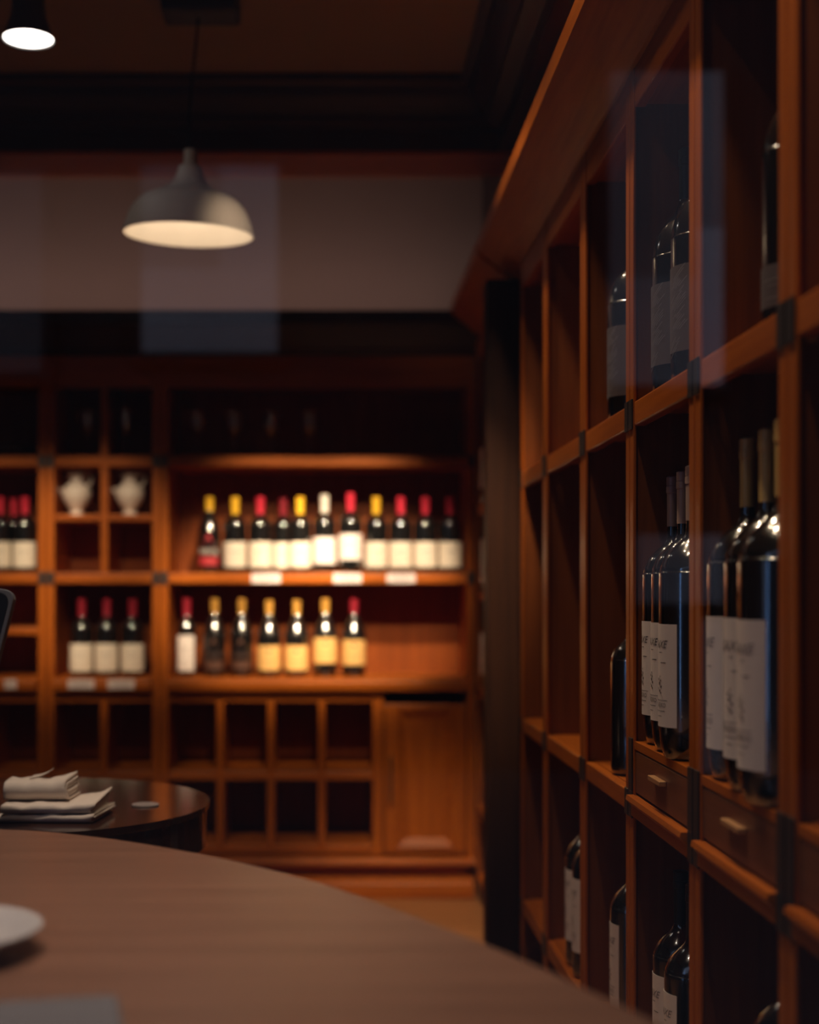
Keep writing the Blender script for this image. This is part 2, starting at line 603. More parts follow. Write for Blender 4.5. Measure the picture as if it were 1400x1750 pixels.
SH = [(779, 797), (979, 997)]
back_unit(bxp(274) + .001, bxp(812), 'wide back cabinet bay with long bottle rows and a panelled base door',
          [], SH, [376, 463, 550], bxp(637), True, door_extra)
back_unit(bxp(79) + .001, bxp(274) - .001, 'narrow bay of the back cabinet with two white pitchers in small square cells',
          [(178, 662, 779), (178, 797, 979)], SH, [177], None, False, vase_extra)
back_unit(bxp(-200), bxp(79) - .001, 'bay of the back cabinet cut off by the left photo edge, beside the pitcher bay',
          [], SH, [-20], None, False, left_extra)
struct('wall_cabinet_filler', bx(XL, bxp(-202), YC + .02, YB, 0, 2.05), DARKZ)


# ================================================================== RIGHT HAND RACK
XP = 0.533
POST = [1.215, 1.655, 2.08, 2.538, 3.017, 3.563, 4.02]
DEPTH = .36


def rack_unit(y0, y1, label, shelves, drawer, group='rack bays on the right hand wall', low=.28):
    root = empty('bottle_rack', (XP, (y0 + y1) / 2, 0), label, 'rack', group)
    ox, oy = root.location.x, root.location.y

    def add(name, b, m, bev=.002, parent=None):
        for v in b.verts:
            v.co.x -= ox
            v.co.y -= oy
        return obj(name, b, m, parent or root, bevel=bev)
    a, c = y0 + .0025, y1 - .0025
    st, pt = .030, .0200
    XB = XP + DEPTH
    for (s0, s1, p0, p1) in ((a, a + st, a, a + pt), (c - st, c, c - pt, c)):
        add('stile', bx(XP, XP + .006, s0, s1, .07, 2.092), WOODZ, .002)
        add('side_panel', bx(XP + .006, XB, p0, p1, .07, 2.092), PANEL_SHADED, 0)
    ai, ci = a + st, c - st
    pi_, pj = a + pt, c - pt
    add('back_panel', bx(XB, XB + .012, a, c, .07, 2.092), PANEL_SHADED, 0)
    add('top_rail', bx(XP + .002, XP + .022, ai, ci, 2.02, 2.092), WOODY, .003)
    add('top_panel', bx(XP + .022, XB, pi_, pj, 2.03, 2.045), WOODY, 0)
    for (z0, z1) in shelves:
        s = bmesh.new()
        box(s, XP + .022, XB, pi_, pj, z1 - .02, z1)
        add('shelf', s, WOODY, 0)
        add('shelf_nosing', bx(XP + .0015, XP + .022, ai, ci, z0, z1), WOODY, .003)
        for (s0, s1) in ((a, ai), (ci, c)):
            add('bracket', bx(XP - .003, XP, s0 + .001, s1 - .001, z0 - .005, z1 + .005), STEEL, .001)
    if drawer:
        zt, zb = .89, .795
        s = bmesh.new()
        box(s, XP + .002, XP + .022, ai, ci, zt - .014, zt)
        box(s, XP + .022, XB, pi_, pj, zt - .014, zt)
        add('drawer_top', s, WOODY, 0)
        d = add('drawer', bx(XP + .003, XP + .022, ai + .002, ci - .002, zb + .004, zt - .017), DRAWER, .002)
        yc = (a + c) / 2 + .0
        h = bmesh.new()
        box(h, XP - .009, XP + .003, yc - .042, yc + .042, .842, .850)
        hd = add('handle', h, BRASS, .001, d)
        hd['label'] = 'slim brass bar handle'
        add('ledge', prism([(XP - .012, .795), (XP - .014, .787), (XP - .004, .776), (XP - .004, .758), (XP, .758), (XP, .795)], ai, ci, 'Y'), WOODY, 0)
        for (s0, s1) in ((a, ai), (ci, c)):
            add('bracket', bx(XP - .003, XP, s0 + .001, s1 - .001, .80, .895), STEEL, .001)
    add('plinth', bx(XP + .01, XP + .03, a, c, 0, .07), DARKY, 0)
    return root


UP, MID, LOW = (1.452, 1.496), (.757, .795), (.24, .28)
names = [
    ('rack bay at the right photo edge, only its far side and a drawer corner showing', True),
    ('rack bay with the gold-capped big bottles standing above its drawer', True),
    ('rack bay with the silver-capped big bottles standing above its drawer', True),
    ('drawerless rack bay with one dark bottle on each level', False),
    ('rack bay with two white-labelled bottles only on its lowest shelf', False),
    ('empty rack bay right beside the dark pillar', False),
]
for i, (lb, dr) in enumerate(names):
    rack_unit(POST[i], POST[i + 1], lb, [UP, MID, LOW], dr)
rack_unit(4.31, 5.29, 'narrow strip of rack seen behind the dark pillar, beside the back cabinet',
          [(1.44, 1.48), (1.12, 1.145), (.76, .80), (.32, .36), (.07, .10)], False)


# ================================================================== BOTTLES
SHOULDER = [(1, .58), (.971, .64), (.88, .668), (.725, .696), (.455, .724), (.206, .745), (.066, .766), (.02, .787), (0, .84)]
DOME = [(1, .50), (.985, .56), (.92, .61), (.80, .65), (.62, .685), (.42, .71), (.22, .735), (.08, .765), (.02, .79), (0, .84)]
SLOPE = [(1, .50), (.95, .56), (.78, .635), (.5, .71), (.18, .775), (.03, .82), (0, .86)]


def bottle_profile(H, R, kind, rn):
    sh = {'burgundy': SLOPE, 'dome': DOME}.get(kind, SHOULDER)
    heel = [(R * .74, 0), (R * .84, .003), (R * .94, .02), (R * .99, .045)] if kind == 'bordeaux' and H > .44 else [(R * .72, 0), (R * .82, 0), (R * .97, .006)]
    sm = smooth_curve([(R, .075 if len(heel) == 4 else .018)] + [(rn + (R - rn) * f, H * z) for f, z in sh], 5)
    prof = [(0, .012), (R * .55, .006)] + heel + sm + [(rn, H * .985), (0, H * .985)]
    return prof, rn


_cache = {}


def band(R, z0, z1, half, seg=24):
    """label: a strip of paper bent round the glass, facing -Y"""
    bm = bmesh.new()
    rows = [[], []]
    for k, z in enumerate((z0, z1)):
        for i in range(seg + 1):
            t = -half + 2 * half * i / seg
            rows[k].append([bm.verts.new(((R + d) * math.sin(t), -(R + d) * math.cos(t), z)) for d in (.0003, .0007)])
    A, B = rows
    for i in range(seg):
        bm.faces.new((A[i][1], A[i + 1][1], B[i + 1][1], B[i][1]))
        bm.faces.new((A[i][0], B[i][0], B[i + 1][0], A[i + 1][0]))
        bm.faces.new((B[i][1], B[i + 1][1], B[i + 1][0], B[i][0]))
        bm.faces.new((A[i][0], A[i + 1][0], A[i + 1][1], A[i][1]))
    bm.faces.new((A[0][0], A[0][1], B[0][1], B[0][0]))
    bm.faces.new((A[-1][1], A[-1][0], B[-1][0], B[-1][1]))
    return bm


def wrap(bm, R, zc, tilt=0):
    for v in bm.verts:
        x, y = v.co.x, v.co.y
        t = x / R
        v.co = ((R + .0012) * math.sin(t), -(R + .0012) * math.cos(t), zc + y)
    return bm


def merge(bm, other):
    me = bpy.data.meshes.new('tmp')
    other.to_mesh(me)
    other.free()
    bm.from_mesh(me)
    bpy.data.meshes.remove(me)


def bars(R, rows):
    """printed lines: rows of (x centre, z, width, height)"""
    bm = bmesh.new()
    for (xc, z, wd, ht) in rows:
        n = max(2, int(wd / .006))
        prev = None
        for i in range(n + 1):
            t = (xc - wd / 2 + wd * i / n) / R
            q = [bm.verts.new(((R + .0012) * math.sin(t), -(R + .0012) * math.cos(t), zz)) for zz in (z, z + ht)]
            if prev:
                bm.faces.new((prev[0], q[0], q[1], prev[1]))
            prev = q
    return bm


def print_big(R, z0, z1):
    """lettering of the large white labels: a scrawled name, a little vine crest, small print"""
    h = z1 - z0
    bm = wrap(text_mesh('SAXE', h * .105, .35), R, z0 + h * .77)
    merge(bm, bars(R, [(.004, z0 + h * .72, .010, .0012), (.012, z0 + h * .62, .014, .0014)]))
    for (x, y, s) in ((0, .42, 1.0), (.004, .45, .7), (-.004, .46, .8), (.006, .39, .8), (-.006, .37, .6), (.001, .35, .9), (.002, .49, .5), (.005, .33, .7)):
        d = bmesh.new()
        bmesh.ops.create_circle(d, cap_ends=True, radius=.003 * s, segments=8)
        for v in d.verts:
            v.co.x += x
        merge(bm, wrap(d, R, z0 + h * y))
    merge(bm, wrap(text_mesh('TEXEXO', h * .062), R, z0 + h * .19))
    merge(bm, bars(R, [(.0, z0 + h * .255, .045, .0009), (.0, z0 + h * .15, .034, .001), (.0, z0 + h * .10, .016, .001)]))
    return bm


def print_script(R, z0, z1):
    """pale slanting handwriting up the dark labels"""
    h = z1 - z0
    bm = bmesh.new()
    rnd = random.Random(3)
    for k in range(26):
        zc = z0 + h * (.06 + .88 * k / 26)
        merge(bm, bars(R, [(rnd.uniform(-.02, .012), zc, rnd.uniform(.008, .03), .0014)]))
    for v in bm.verts:
        t = math.atan2(v.co.x, -v.co.y)
        v.co.z += t * R * .8
    return bm


def print_small(R, z0, z1):
    h = z1 - z0
    return bars(R, [(0, z0 + h * .62, R * .9, .002), (0, z0 + h * .50, R * .6, .0015), (0, z0 + h * .2, R * .8, .0012)])


def print_dot(R, z0, z1):
    h = z1 - z0
    d = bmesh.new()
    bmesh.ops.create_circle(d, cap_ends=True, radius=.006, segments=12)
    bm = wrap(d, R, z0 + h * .78)
    merge(bm, bars(R, [(0, z0 + h * .35, R * .9, .0015)]))
    return bm


def bottle_kind(key, H, R, shape, cap, cap_len, lab=None, half=1.2, mat=None, printer=None, inkm=None, extra=None, rn=.0135):
    """builds one bottle of a kind and keeps it as the source of its copies"""
    prof, rn = bottle_profile(H, R, shape, rn)
    o = obj('wine_bottle', lathe(prof, 48), GLASSB, smooth=True)
    rc = rn + .0012
    cp = lathe([(rc, H - cap_len), (rc, H - .030), (rc + .0012, H - .029), (rc + .0012, H - .018), (rc, H - .0175), (rc, H - .0165), (rc + .0008, H - .016), (rc + .0008, H - .002), (rc - .002, H), (0, H)], 32)
    c = obj('capsule', cp, CAPS[cap], o, smooth=True)
    md = c.modifiers.new('crease', 'EDGE_SPLIT')
    md.split_angle = math.radians(50)
    c['label'] = {'yellow': 'yellow', 'red': 'red', 'darkred': 'dark red', 'white': 'white', 'gold': 'gold', 'palegold': 'pale gold', 'silver': 'silvery', 'black': 'black'}[cap] + ' foil capsule'
    if lab:
        l = obj('label', band(R, lab[0], lab[1], half), mat, o)
        if printer:
            obj('lettering', printer(R, *lab), inkm or INK, l)
    if extra:
        extra(o, R)
    _cache[key] = [o, False]


def place(key, x, y, z, face, label, group):
    src, used = _cache[key]
    if not used:
        o = src
        _cache[key][1] = True
    else:
        o = src.copy()
        COL.objects.link(o)
        for ch in list(src.children):
            c = ch.copy()
            COL.objects.link(c)
            c.parent = o
            for g in list(ch.children):
                d = g.copy()
                COL.objects.link(d)
                d.parent = c
    o.location = (x, y, z)
    o.rotation_euler = (0, 0, face)
    tag(o, label, 'bottle', group)
    return o


def emblem(red, bandm, letters):
    def f(o, R):
        l = obj('label', bars(R, [(0, .028, R * 1.9, .034), (0, .075, R * 2.0, .022)]), BLACKP, o)
        bm = bmesh.new()
        pts = [(-.024, .098), (.024, .098), (.010, .130), (.004, .148), (-.004, .148), (-.010, .130)]
        vs = [bm.verts.new((x, y, 0)) for x, y in pts]
        bm.faces.new(vs)
        wrap(bm, R, 0)
        merge(bm, bars(R, [(0, .028, R * 1.9, .034)]))
        for v in bm.verts:
            v.co.x *= 1.004
            v.co.y *= 1.004
        obj('emblem', bm, red, l)
        t = wrap(text_mesh(letters, .030), R + .0003, .072)
        obj('lettering', t, bandm, l)
    return f


BANDW = plain('white_label_print', (.75, .66, .6), .6, noise=.05)
# standard bottles of the back wall
HB, RB = .292, .0455
L1 = (.022, .122)
for cname in ('yellow', 'red', 'darkred'):
    bottle_kind('row_' + cname, HB, RB, 'bordeaux', cname, .078, (.022, .118), 1.25, CREAM, print_small, GREYINK)
bottle_kind('row_tall', .305, RB, 'bordeaux', 'red', .07, (.05, .148), 1.25, WHITEP, print_small, GREYINK)
bottle_kind('row_white', .300, RB, 'bordeaux', 'white', .08, (.035, .135), 1.25, WHITEP, print_small, GREYINK)
bottle_kind('emblem_red', HB, .043, 'burgundy', 'yellow', .075, extra=emblem(REDPRINT, BANDW, 'MAKIE'))
bottle_kind('emblem_dark', HB + .006, .044, 'burgundy', 'gold', .078, extra=emblem(BROWNP, BROWNP, 'MAKIE'))
bottle_kind('narrow', HB + .006, .038, 'bordeaux', 'darkred', .07, (.022, .158), .98, WHITEP, print_small, GREYINK)
bottle_kind('amber', HB, .046, 'burgundy', 'gold', .075, (.025, .118), 1.2, AMBERP, print_dot, INK)
bottle_kind('amber_high', HB + .006, .046, 'burgundy', 'gold', .075, (.052, .148), 1.2, AMBERP, print_dot, INK)
bottle_kind('amber_red', HB + .004, .046, 'burgundy', 'darkred', .075, (.045, .14), 1.2, AMBERP, print_dot, INK)
bottle_kind('low_cream', HB + .004, .0455, 'bordeaux', 'darkred', .078, (.02, .125), 1.25, CREAM, print_small, GREYINK)

ZS2 = bzp(979) + .0005
ZS3 = bzp(1158) + .0005
YR = 5.405
G2, G3 = 'bottles in the upper lit row', 'bottles in the lower row'


def backx(px, y):
    return (px - 572) / FPX * y


row2 = [
    (358, 'emblem_red', 0, 'black bottle with red emblem, white lettering and yellow cap, first in upper row'),
    (402, 'row_yellow', 0, 'cream-labelled bottle with yellow cap beside the red emblem bottle'),
    (445, 'row_red', 0, 'red-capped cream-labelled bottle between a yellow-capped one and one set back'),
    (484, 'row_darkred', .088, 'dark red-capped bottle set back behind its neighbours in the upper row'),
    (513, 'row_yellow', 0, 'yellow-capped cream-labelled bottle just left of the white-capped bottle'),
    (555, 'row_white', 0, 'only white-capped bottle, white label, in the upper row'),
    (599, 'row_tall', -.022, 'tallest red-capped bottle with its white label set higher, beside the white-capped one'),
    (643, 'row_yellow', 0, 'yellow-capped bottle right of the tallest red-capped bottle in upper row'),
    (685, 'row_red', 0, 'red-capped cream-labelled bottle beside the last yellow-capped one, fourth from the right end'.replace('fourth', 'third')),
    (727, 'row_red', 0, 'red-capped cream-labelled bottle, second from the right end of upper row'),
    (769, 'row_red', 0, 'red-capped cream-labelled bottle, last at the right end of upper row'),
]
for px, key, dy, lb in row2:
    y = YR + dy
    place(key, backx(px, y), y, ZS2, 0, lb, G2)
row3 = [
    (319, 'narrow', 0, 'dark red-capped bottle with a narrow white label, first in the lower row'),
    (367, 'emblem_dark', 0, 'unlabelled-looking dark bottle with gold cap beside the narrow white label'),
    (413, 'emblem_dark', 0, 'dark gold-capped bottle with brown emblem, beside the first amber label'),
    (460, 'amber', 0, 'gold-capped bottle with amber label, first of the amber ones'),
    (507, 'amber', 0, 'gold-capped bottle with amber label, second of the amber ones'),
    (556, 'amber_high', 0, 'gold-capped bottle whose amber label sits higher, third of the amber ones'),
    (605, 'amber_red', 0, 'amber-labelled bottle with dark red cap at the end of lower row'),
]
for px, key, dy, lb in row3:
    y = YR + .01 + dy
    place(key, backx(px, y), y, ZS3, 0, lb, G3)
for px, lb in ((140, 'cream-labelled bottle left of three under the pitcher cells'),
               (183, 'cream-labelled bottle in the middle of three under the pitcher cells'),
               (227, 'cream-labelled bottle right of three under the pitcher cells')):
    y = YR + .02
    place('low_cream', backx(px, y), y, ZS3, 0, lb, 'three bottles below the pitchers')
for px, dy, lb in ((1, 0, 'red-capped bottle cut by the left photo edge in the left bay'),
                   (43, 0, 'red-capped cream-labelled bottle beside the left upright of the pitcher bay'),
                   (24, .095, 'red-capped bottle set back between two others in the left bay')):
    y = YR + dy
    place('row_red', backx(px, y), y, ZS2, 0, lb, 'red-capped bottles in the left bay')

# large bottles of the right hand rack
bottle_kind('gold_big', .485, .056, 'bordeaux', 'palegold', .098, (.045, .232), .75, WHITEP, print_big, GREYINK, rn=.0092)
bottle_kind('silver_big', .468, .052, 'bordeaux', 'silver', .088, (.052, .215), .78, WHITEP, print_big, INK, rn=.0085)
bottle_kind('dark_big', .43, .060, 'dome', 'black', .09, (.050, .19), 1.0, DARKP, print_script, plain('pale_script_print', (.22, .19, .20), .6, noise=.05), rn=.012)
bottle_kind('plain_big', .355, .044, 'bordeaux', 'black', .09, rn=.012)
bottle_kind('tall_dark', .425, .058, 'dome', 'black', .09, (.03, .085), 1.0, DARKP, print_small, GREYINK, rn=.012)
bottle_kind('floor_big', .465, .056, 'bordeaux', 'black', .098, (.045, .232), .75, WHITEP, print_big, GREYINK, rn=.0095)
bottle_kind('low_white', .40, .047, 'bordeaux', 'black', .09, (.06, .225), .7, WHITEP, print_big, GREYINK, rn=.011)
FACE = -PI / 2     # label towards the open front of the rack (-X)


def rk(key, x, y, z, face_deg, label, group):
    return place(key, x, y, z + .0005, FACE + math.radians(face_deg), label, group)


rk('gold_big', .587, 1.996, .89, -5, 'large bottle with pale gold cap and white label, farthest of three above the drawer', 'gold-capped large bottles')
rk('gold_big', .580, 1.883, .89, 15, 'large gold-capped bottle in the middle of three above the drawer', 'gold-capped large bottles')
rk('gold_big', .566, 1.770, .89, 8, 'large gold-capped bottle half hidden behind the nearest full rack upright', 'gold-capped large bottles')
rk('silver_big', .591, 2.455, .89, 0, 'large silver-capped bottle with white label, farthest of three above the drawer', 'silver-capped large bottles')
rk('silver_big', .5826, 2.349, .89, 2, 'large silver-capped bottle in the middle of three above the drawer', 'silver-capped large bottles')
rk('silver_big', .571, 2.243, .89, 5, 'large silver-capped bottle, nearest of three, partly behind the upright', 'silver-capped large bottles')
GU = 'dark-labelled bottles on the top shelf'
rk('dark_big', .612, 2.440, 1.496, 20, 'round-shouldered bottle with dark grey label, farther of the pair on top shelf', GU)
rk('dark_big', .612, 2.300, 1.496, 24, 'round-shouldered bottle with dark grey label, nearer of the pair on top shelf', GU)
rk('dark_big', .612, 2.835, 1.496, 20, 'single dark-labelled bottle on the top shelf of the drawerless bay', GU)
rk('tall_dark', .620, 1.840, 1.496, 30, 'tall black bottle with a low dark label on the top shelf beside the nearest upright', GU)
rk('plain_big', .590, 2.775, .795, 0, 'plain black bottle standing alone on the middle shelf of the drawerless bay', 'single bottles in the drawerless bay')
GL = 'white-labelled bottles on the lowest shelf'
rk('low_white', .590, 3.300, .28, 4, 'white-labelled bottle on the lowest shelf, farther of the pair beyond the drawerless bay', GL)
rk('low_white', .588, 3.195, .28, 4, 'white-labelled bottle on the lowest shelf, nearer of the pair beyond the drawerless bay', GL)
rk('low_white', .590, 2.765, .28, 0, 'white-labelled bottle alone on the lowest shelf of the drawerless bay', GL)
rk('low_white', .592, 2.400, .28, 2, 'white-labelled bottle under the drawer, farther of the pair on the lowest shelf', GL)
rk('low_white', .586, 2.292, .28, 2, 'white-labelled bottle under the drawer, nearer of the pair on the lowest shelf', GL)
rk('floor_big', .600, 1.830, .28, 2, 'dark bottle at the bottom photo edge under the nearest whole drawer', GL)
bottle_kind('far_white', .285, .035, 'bordeaux', 'black', .07, (.05, .20), 1.1, WHITEP, print_small, GREYINK)
for z, lb in ((1.4805, 'white-labelled bottle behind the pillar on the highest of the strip of shelves'),
              (1.145, 'white-labelled bottle behind the pillar on the middle shelf of the strip'),
              (.80, 'white-labelled bottle behind the pillar at worktop height')):
    place('far_white', .572, 5.175 if z != 1.145 else 5.15, z + .0005, FACE + .5, lb, 'bottles behind the pillar')


# ================================================================== SHELF CONTENTS
def pitcher():
    prof = [(0, 0), (.030, 0), (.031, .005), (.022, .012), (.020, .018), (.034, .035), (.050, .060), (.056, .082), (.053, .100),
            (.040, .116), (.028, .124), (.025, .135), (.027, .152), (.033, .160), (.031, .161), (.024, .152), (.021, .135), (.0, .13)]
    o = obj('pitcher', lathe(smooth_curve(prof, 3), 40), CERAMIC, smooth=True)
    h = smooth_curve([(.026, 0, .150), (.045, 0, .160), (.058, 0, .146), (.054, 0, .126), (.040, 0, .116)], 6)
    obj('handle', tube(h, .0052, 10), CERAMIC, o, smooth=True)
    s = smooth_curve([(-.028, 0, .150), (-.036, 0, .158), (-.042, 0, .163)], 4)
    obj('spout', tube(s, [.008 - .0005 * i for i in range(len(s))], 12), CERAMIC, o, smooth=True)
    k = smooth_curve([(-.050, 0, .085), (-.060, 0, .095), (-.063, 0, .106)], 4)
    obj('lug', tube(k, .005, 10), CERAMIC, o, smooth=True)
    return o


p1 = pitcher()
zp = bzp(879) + .0005
p1.location = (backx(131, 5.43), 5.43, zp)
tag(p1, 'white ceramic pitcher in the square cell with the left-hand upright beside it', 'pitcher', 'white pitchers')
p1['label'] = 'white ceramic pitcher in the left one of two small cells'
p2 = p1.copy()
COL.objects.link(p2)
for ch in p1.children:
    c = ch.copy()
    COL.objects.link(c)
    c.parent = p2
p2.location = (backx(222, 5.43), 5.43, zp)
p2['label'] = 'white ceramic pitcher in the right one of two small cells'


def goblet():
    out = [(0, 0), (.033, 0), (.033, .002), (.006, .006), (.004, .012), (.0038, .075), (.007, .084), (.026, .100), (.036, .122), (.038, .142), (.034, .172), (.031, .188)]
    inn = [(.030, .188), (.033, .172), (.0365, .142), (.034, .122), (.025, .102), (0, .092)]
    return obj('wine_glass', lathe(out + inn, 36), CRYSTAL, smooth=True)


g0 = goblet()
zg = bzp(779) + .0005
gl = [(337, 'stemmed wine glass at the left end of four on the top shelf'),
      (400, 'stemmed wine glass, second from the left of four on the top shelf'),
      (464, 'stemmed wine glass, third from the left of four on the top shelf'),
      (529, 'stemmed wine glass at the right end of four on the top shelf'),
      (150, 'stemmed wine glass in the top left small cell above a pitcher'),
      (215, 'stemmed wine glass in the top right small cell above a pitcher')]
for i, (px, lb) in enumerate(gl):
    g = g0 if i == 0 else g0.copy()
    if i:
        COL.objects.link(g)
    y = 5.45
    g.location = (backx(px, y), y, zg)
    tag(g, lb, 'glass', 'wine glasses on the top shelves')
bw = lathe([(0, 0), (.05, 0), (.052, .004), (.085, .022), (.115, .038), (.113, .041), (.08, .026), (.05, .010), (0, .009)], 40)
bo = obj('bowl', bw, BLACKP, smooth=True, loc=(backx(20, 5.46), 5.46, zg))
tag(bo, 'black shallow bowl on the top shelf of the left bay', 'bowl')

TAGM = plain('tag_card', (.80, .68, .66), .6, noise=.03)


def price_tag(px0, px1, py0, py1, label, yfront):
    s = yfront / FPX
    x0, x1 = (px0 - 572) * s, (px1 - 572) * s
    z0, z1 = EYE + (1008 - py1) * s, EYE + (1008 - py0) * s
    cx, cz = (x0 + x1) / 2, z0
    b = bx(x0 - cx, x1 - cx, -.0015, 0, 0, z1 - z0)
    o = obj('price_tag', b, TAGM, loc=(cx, yfront, cz))
    t = bmesh.new()
    wd = x1 - x0
    for k, (f, hh) in enumerate(((.78, .004), (.55, .003))):
        zz = (z1 - z0) * (.55 - .27 * k)
        box(t, -wd * f / 2, wd * f / 2, -.0019, -.0016, zz, zz + hh)
    obj('printed_lines', t, GREYINK, o)
    tag(o, label, 'tag', 'price tags')


yt1 = YC + .0028
for a, c, lb in ((430, 479, 'white price tag under the red-capped bottle on the upper lit shelf edge'),
                 (570, 618, 'white price tag under the tallest bottle on the upper lit shelf edge'),
                 (661, 710, 'white price tag at the right of three on the upper lit shelf edge')):
    price_tag(a, c, 979.8, 996, lb, yt1)
yt2 = YC - .0402
for a, c, lb in ((116, 161, 'white price tag on the worktop edge below the first of three bottles'),
                 (184, 230, 'white price tag on the worktop edge below the last of three bottles'),
                 (8, 28, 'white price tag on the worktop edge near the left photo edge')):
    price_tag(a, c, 1161, 1177, lb, yt2)


# ================================================================== LAMPS
pd = empty('pendant_lamp', (-.40, 3.84, 2.13), 'grey bell-shaped pendant lamp hanging on a thin cord', 'lamp')
sh = [(.18, 0), (.177, .012), (.170, .035), (.154, .069), (.128, .096), (.092, .113), (.062, .126), (.044, .146), (.034, .172), (.031, .184), (.0175, .186), (.0175, .228), (.012, .231), (0, .231)]
sm = smooth_curve(sh[:10], 5) + sh[10:]
rot = (math.radians(3), math.radians(1.8), 0)
shade = obj('lamp_shade', lathe(sm, 64), LAMPGREY, pd, smooth=True)
shade.rotation_euler = rot
inn = [(.18, 0)] + [(max(r - .004, .001), z - .002) for r, z in smooth_curve(sh[:10], 5)[1:]] + [(0, .180)]
lin = obj('shade_lining', lathe(inn, 64), LAMPIN, shade, smooth=True)
lin['label'] = 'bright cream inside of the shade'
bulb = obj('bulb', lathe([(0, -.03), (.012, -.027), (.019, -.015), (.021, 0), (.018, .012), (.012, .024), (.010, .04), (0, .04)], 24, 0, 0, .125), emit('warm_bulb', (1, .82, .58), 3), shade, smooth=True)
obj('cord', tube(smooth_curve([(0, 0, .229), (.004, 0, .35), (.018, 0, .50), (.028, 0, .595)], 5), .0035, 8), plain('black_cord', (.008, .007, .007), .95, spec=.05, noise=.1), pd, smooth=True)
obj('ceiling_rose', bx(-.07, .14, -.06, .06, .592, .6495), BLACKM, pd, bevel=.012)
pl = bpy.data.lights.new('pendant_light', 'POINT')
pl.energy = 0.95
pl.color = (1, .83, .66)
pl.shadow_soft_size = .02
plo = bpy.data.objects.new('pendant_light', pl)
COL.objects.link(plo)
plo.location = (-.40, 3.84, 2.13 + .075)

sp = empty('ceiling_spot', (-.807, 3.70, 2.61), 'dark bell-shaped ceiling spot with a glaring white face at the upper left', 'lamp')
sp['label'] = 'dark ceiling spot lamp with glaring white face, above and left of the pendant'
obj('housing', lathe([(.066, 0), (.066, .004), (.063, .012), (.054, .04), (.047, .055), (.042, .09), (.042, .155), (.05, .158), (.05, .1695), (0, .1695)], 48), plain('dark_spot_enamel', (.05, .045, .05), .5, noise=.05), sp, smooth=True)
obj('lens', lathe([(0, .003), (.0635, .003), (.0635, .006), (0, .006)], 48), emit('spot_face', (1, .93, .84), 7), sp)


# ================================================================== TABLES
HC = .79           # tall counter in front
vis = [(-.516, 2.172), (-.421, 2.143), (-.322, 2.083), (-.227, 2.007), (-.138, 1.922), (-.016, 1.775), (.085, 1.607), (.143, 1.502), (.192, 1.403), (.234, 1.308), (.278, 1.194)]
rest = [(.312, 1.03), (.318, .86), (.28, .64), (.17, .46), (-.05, .36), (-.4, .33), (-.9, .34), (-1.35, .46), (-1.66, .85), (-1.75, 1.25), (-1.62, 1.68), (-1.3, 2.0), (-.95, 2.15), (-.72, 2.19)]
outl = smooth_curve(vis + rest, 6, closed=True)
ct = empty('counter_table', (-.72, 1.25, 0), 'big rounded brown wooden table filling the foreground', 'table')
b = prism([(x + .72, y - 1.25) for x, y in outl], HC - .035, HC, 'Z')
obj('table_top', b, COUNTER, ct, bevel=.004)
obj('pedestal', lathe([(0, .03), (.36, .03), (.36, .05), (.10, .09), (.09, .12), (.09, .70), (.25, HC - .036), (0, HC - .036)], 48), DARKZ, ct, smooth=True)
obj('foot', lathe([(0, 0), (.40, 0), (.40, .029), (0, .029)], 48), BLACKM, ct)

rt = empty('round_table', (-.667, 2.97, 0), 'small round dark glossy table carrying the folded napkins', 'table')
obj('table_top', lathe([(0, .695), (.398, .695), (.402, .698), (.402, .71), (0, .71)], 96), TABLE_DARK, rt)
obj('apron', lathe([(.375, .62), (.396, .62), (.396, .6945), (.375, .6945), (.375, .62)], 96), TABLE_DARK, rt, smooth=False)
obj('pedestal', lathe([(0, .03), (.22, .03), (.22, .04), (.05, .07), (.04, .10), (.04, .64), (.18, .6945), (0, .6945)], 48), BLACKM, rt, smooth=True)
obj('foot', lathe([(0, 0), (.25, 0), (.25, .029), (0, .029)], 48), BLACKM, rt)


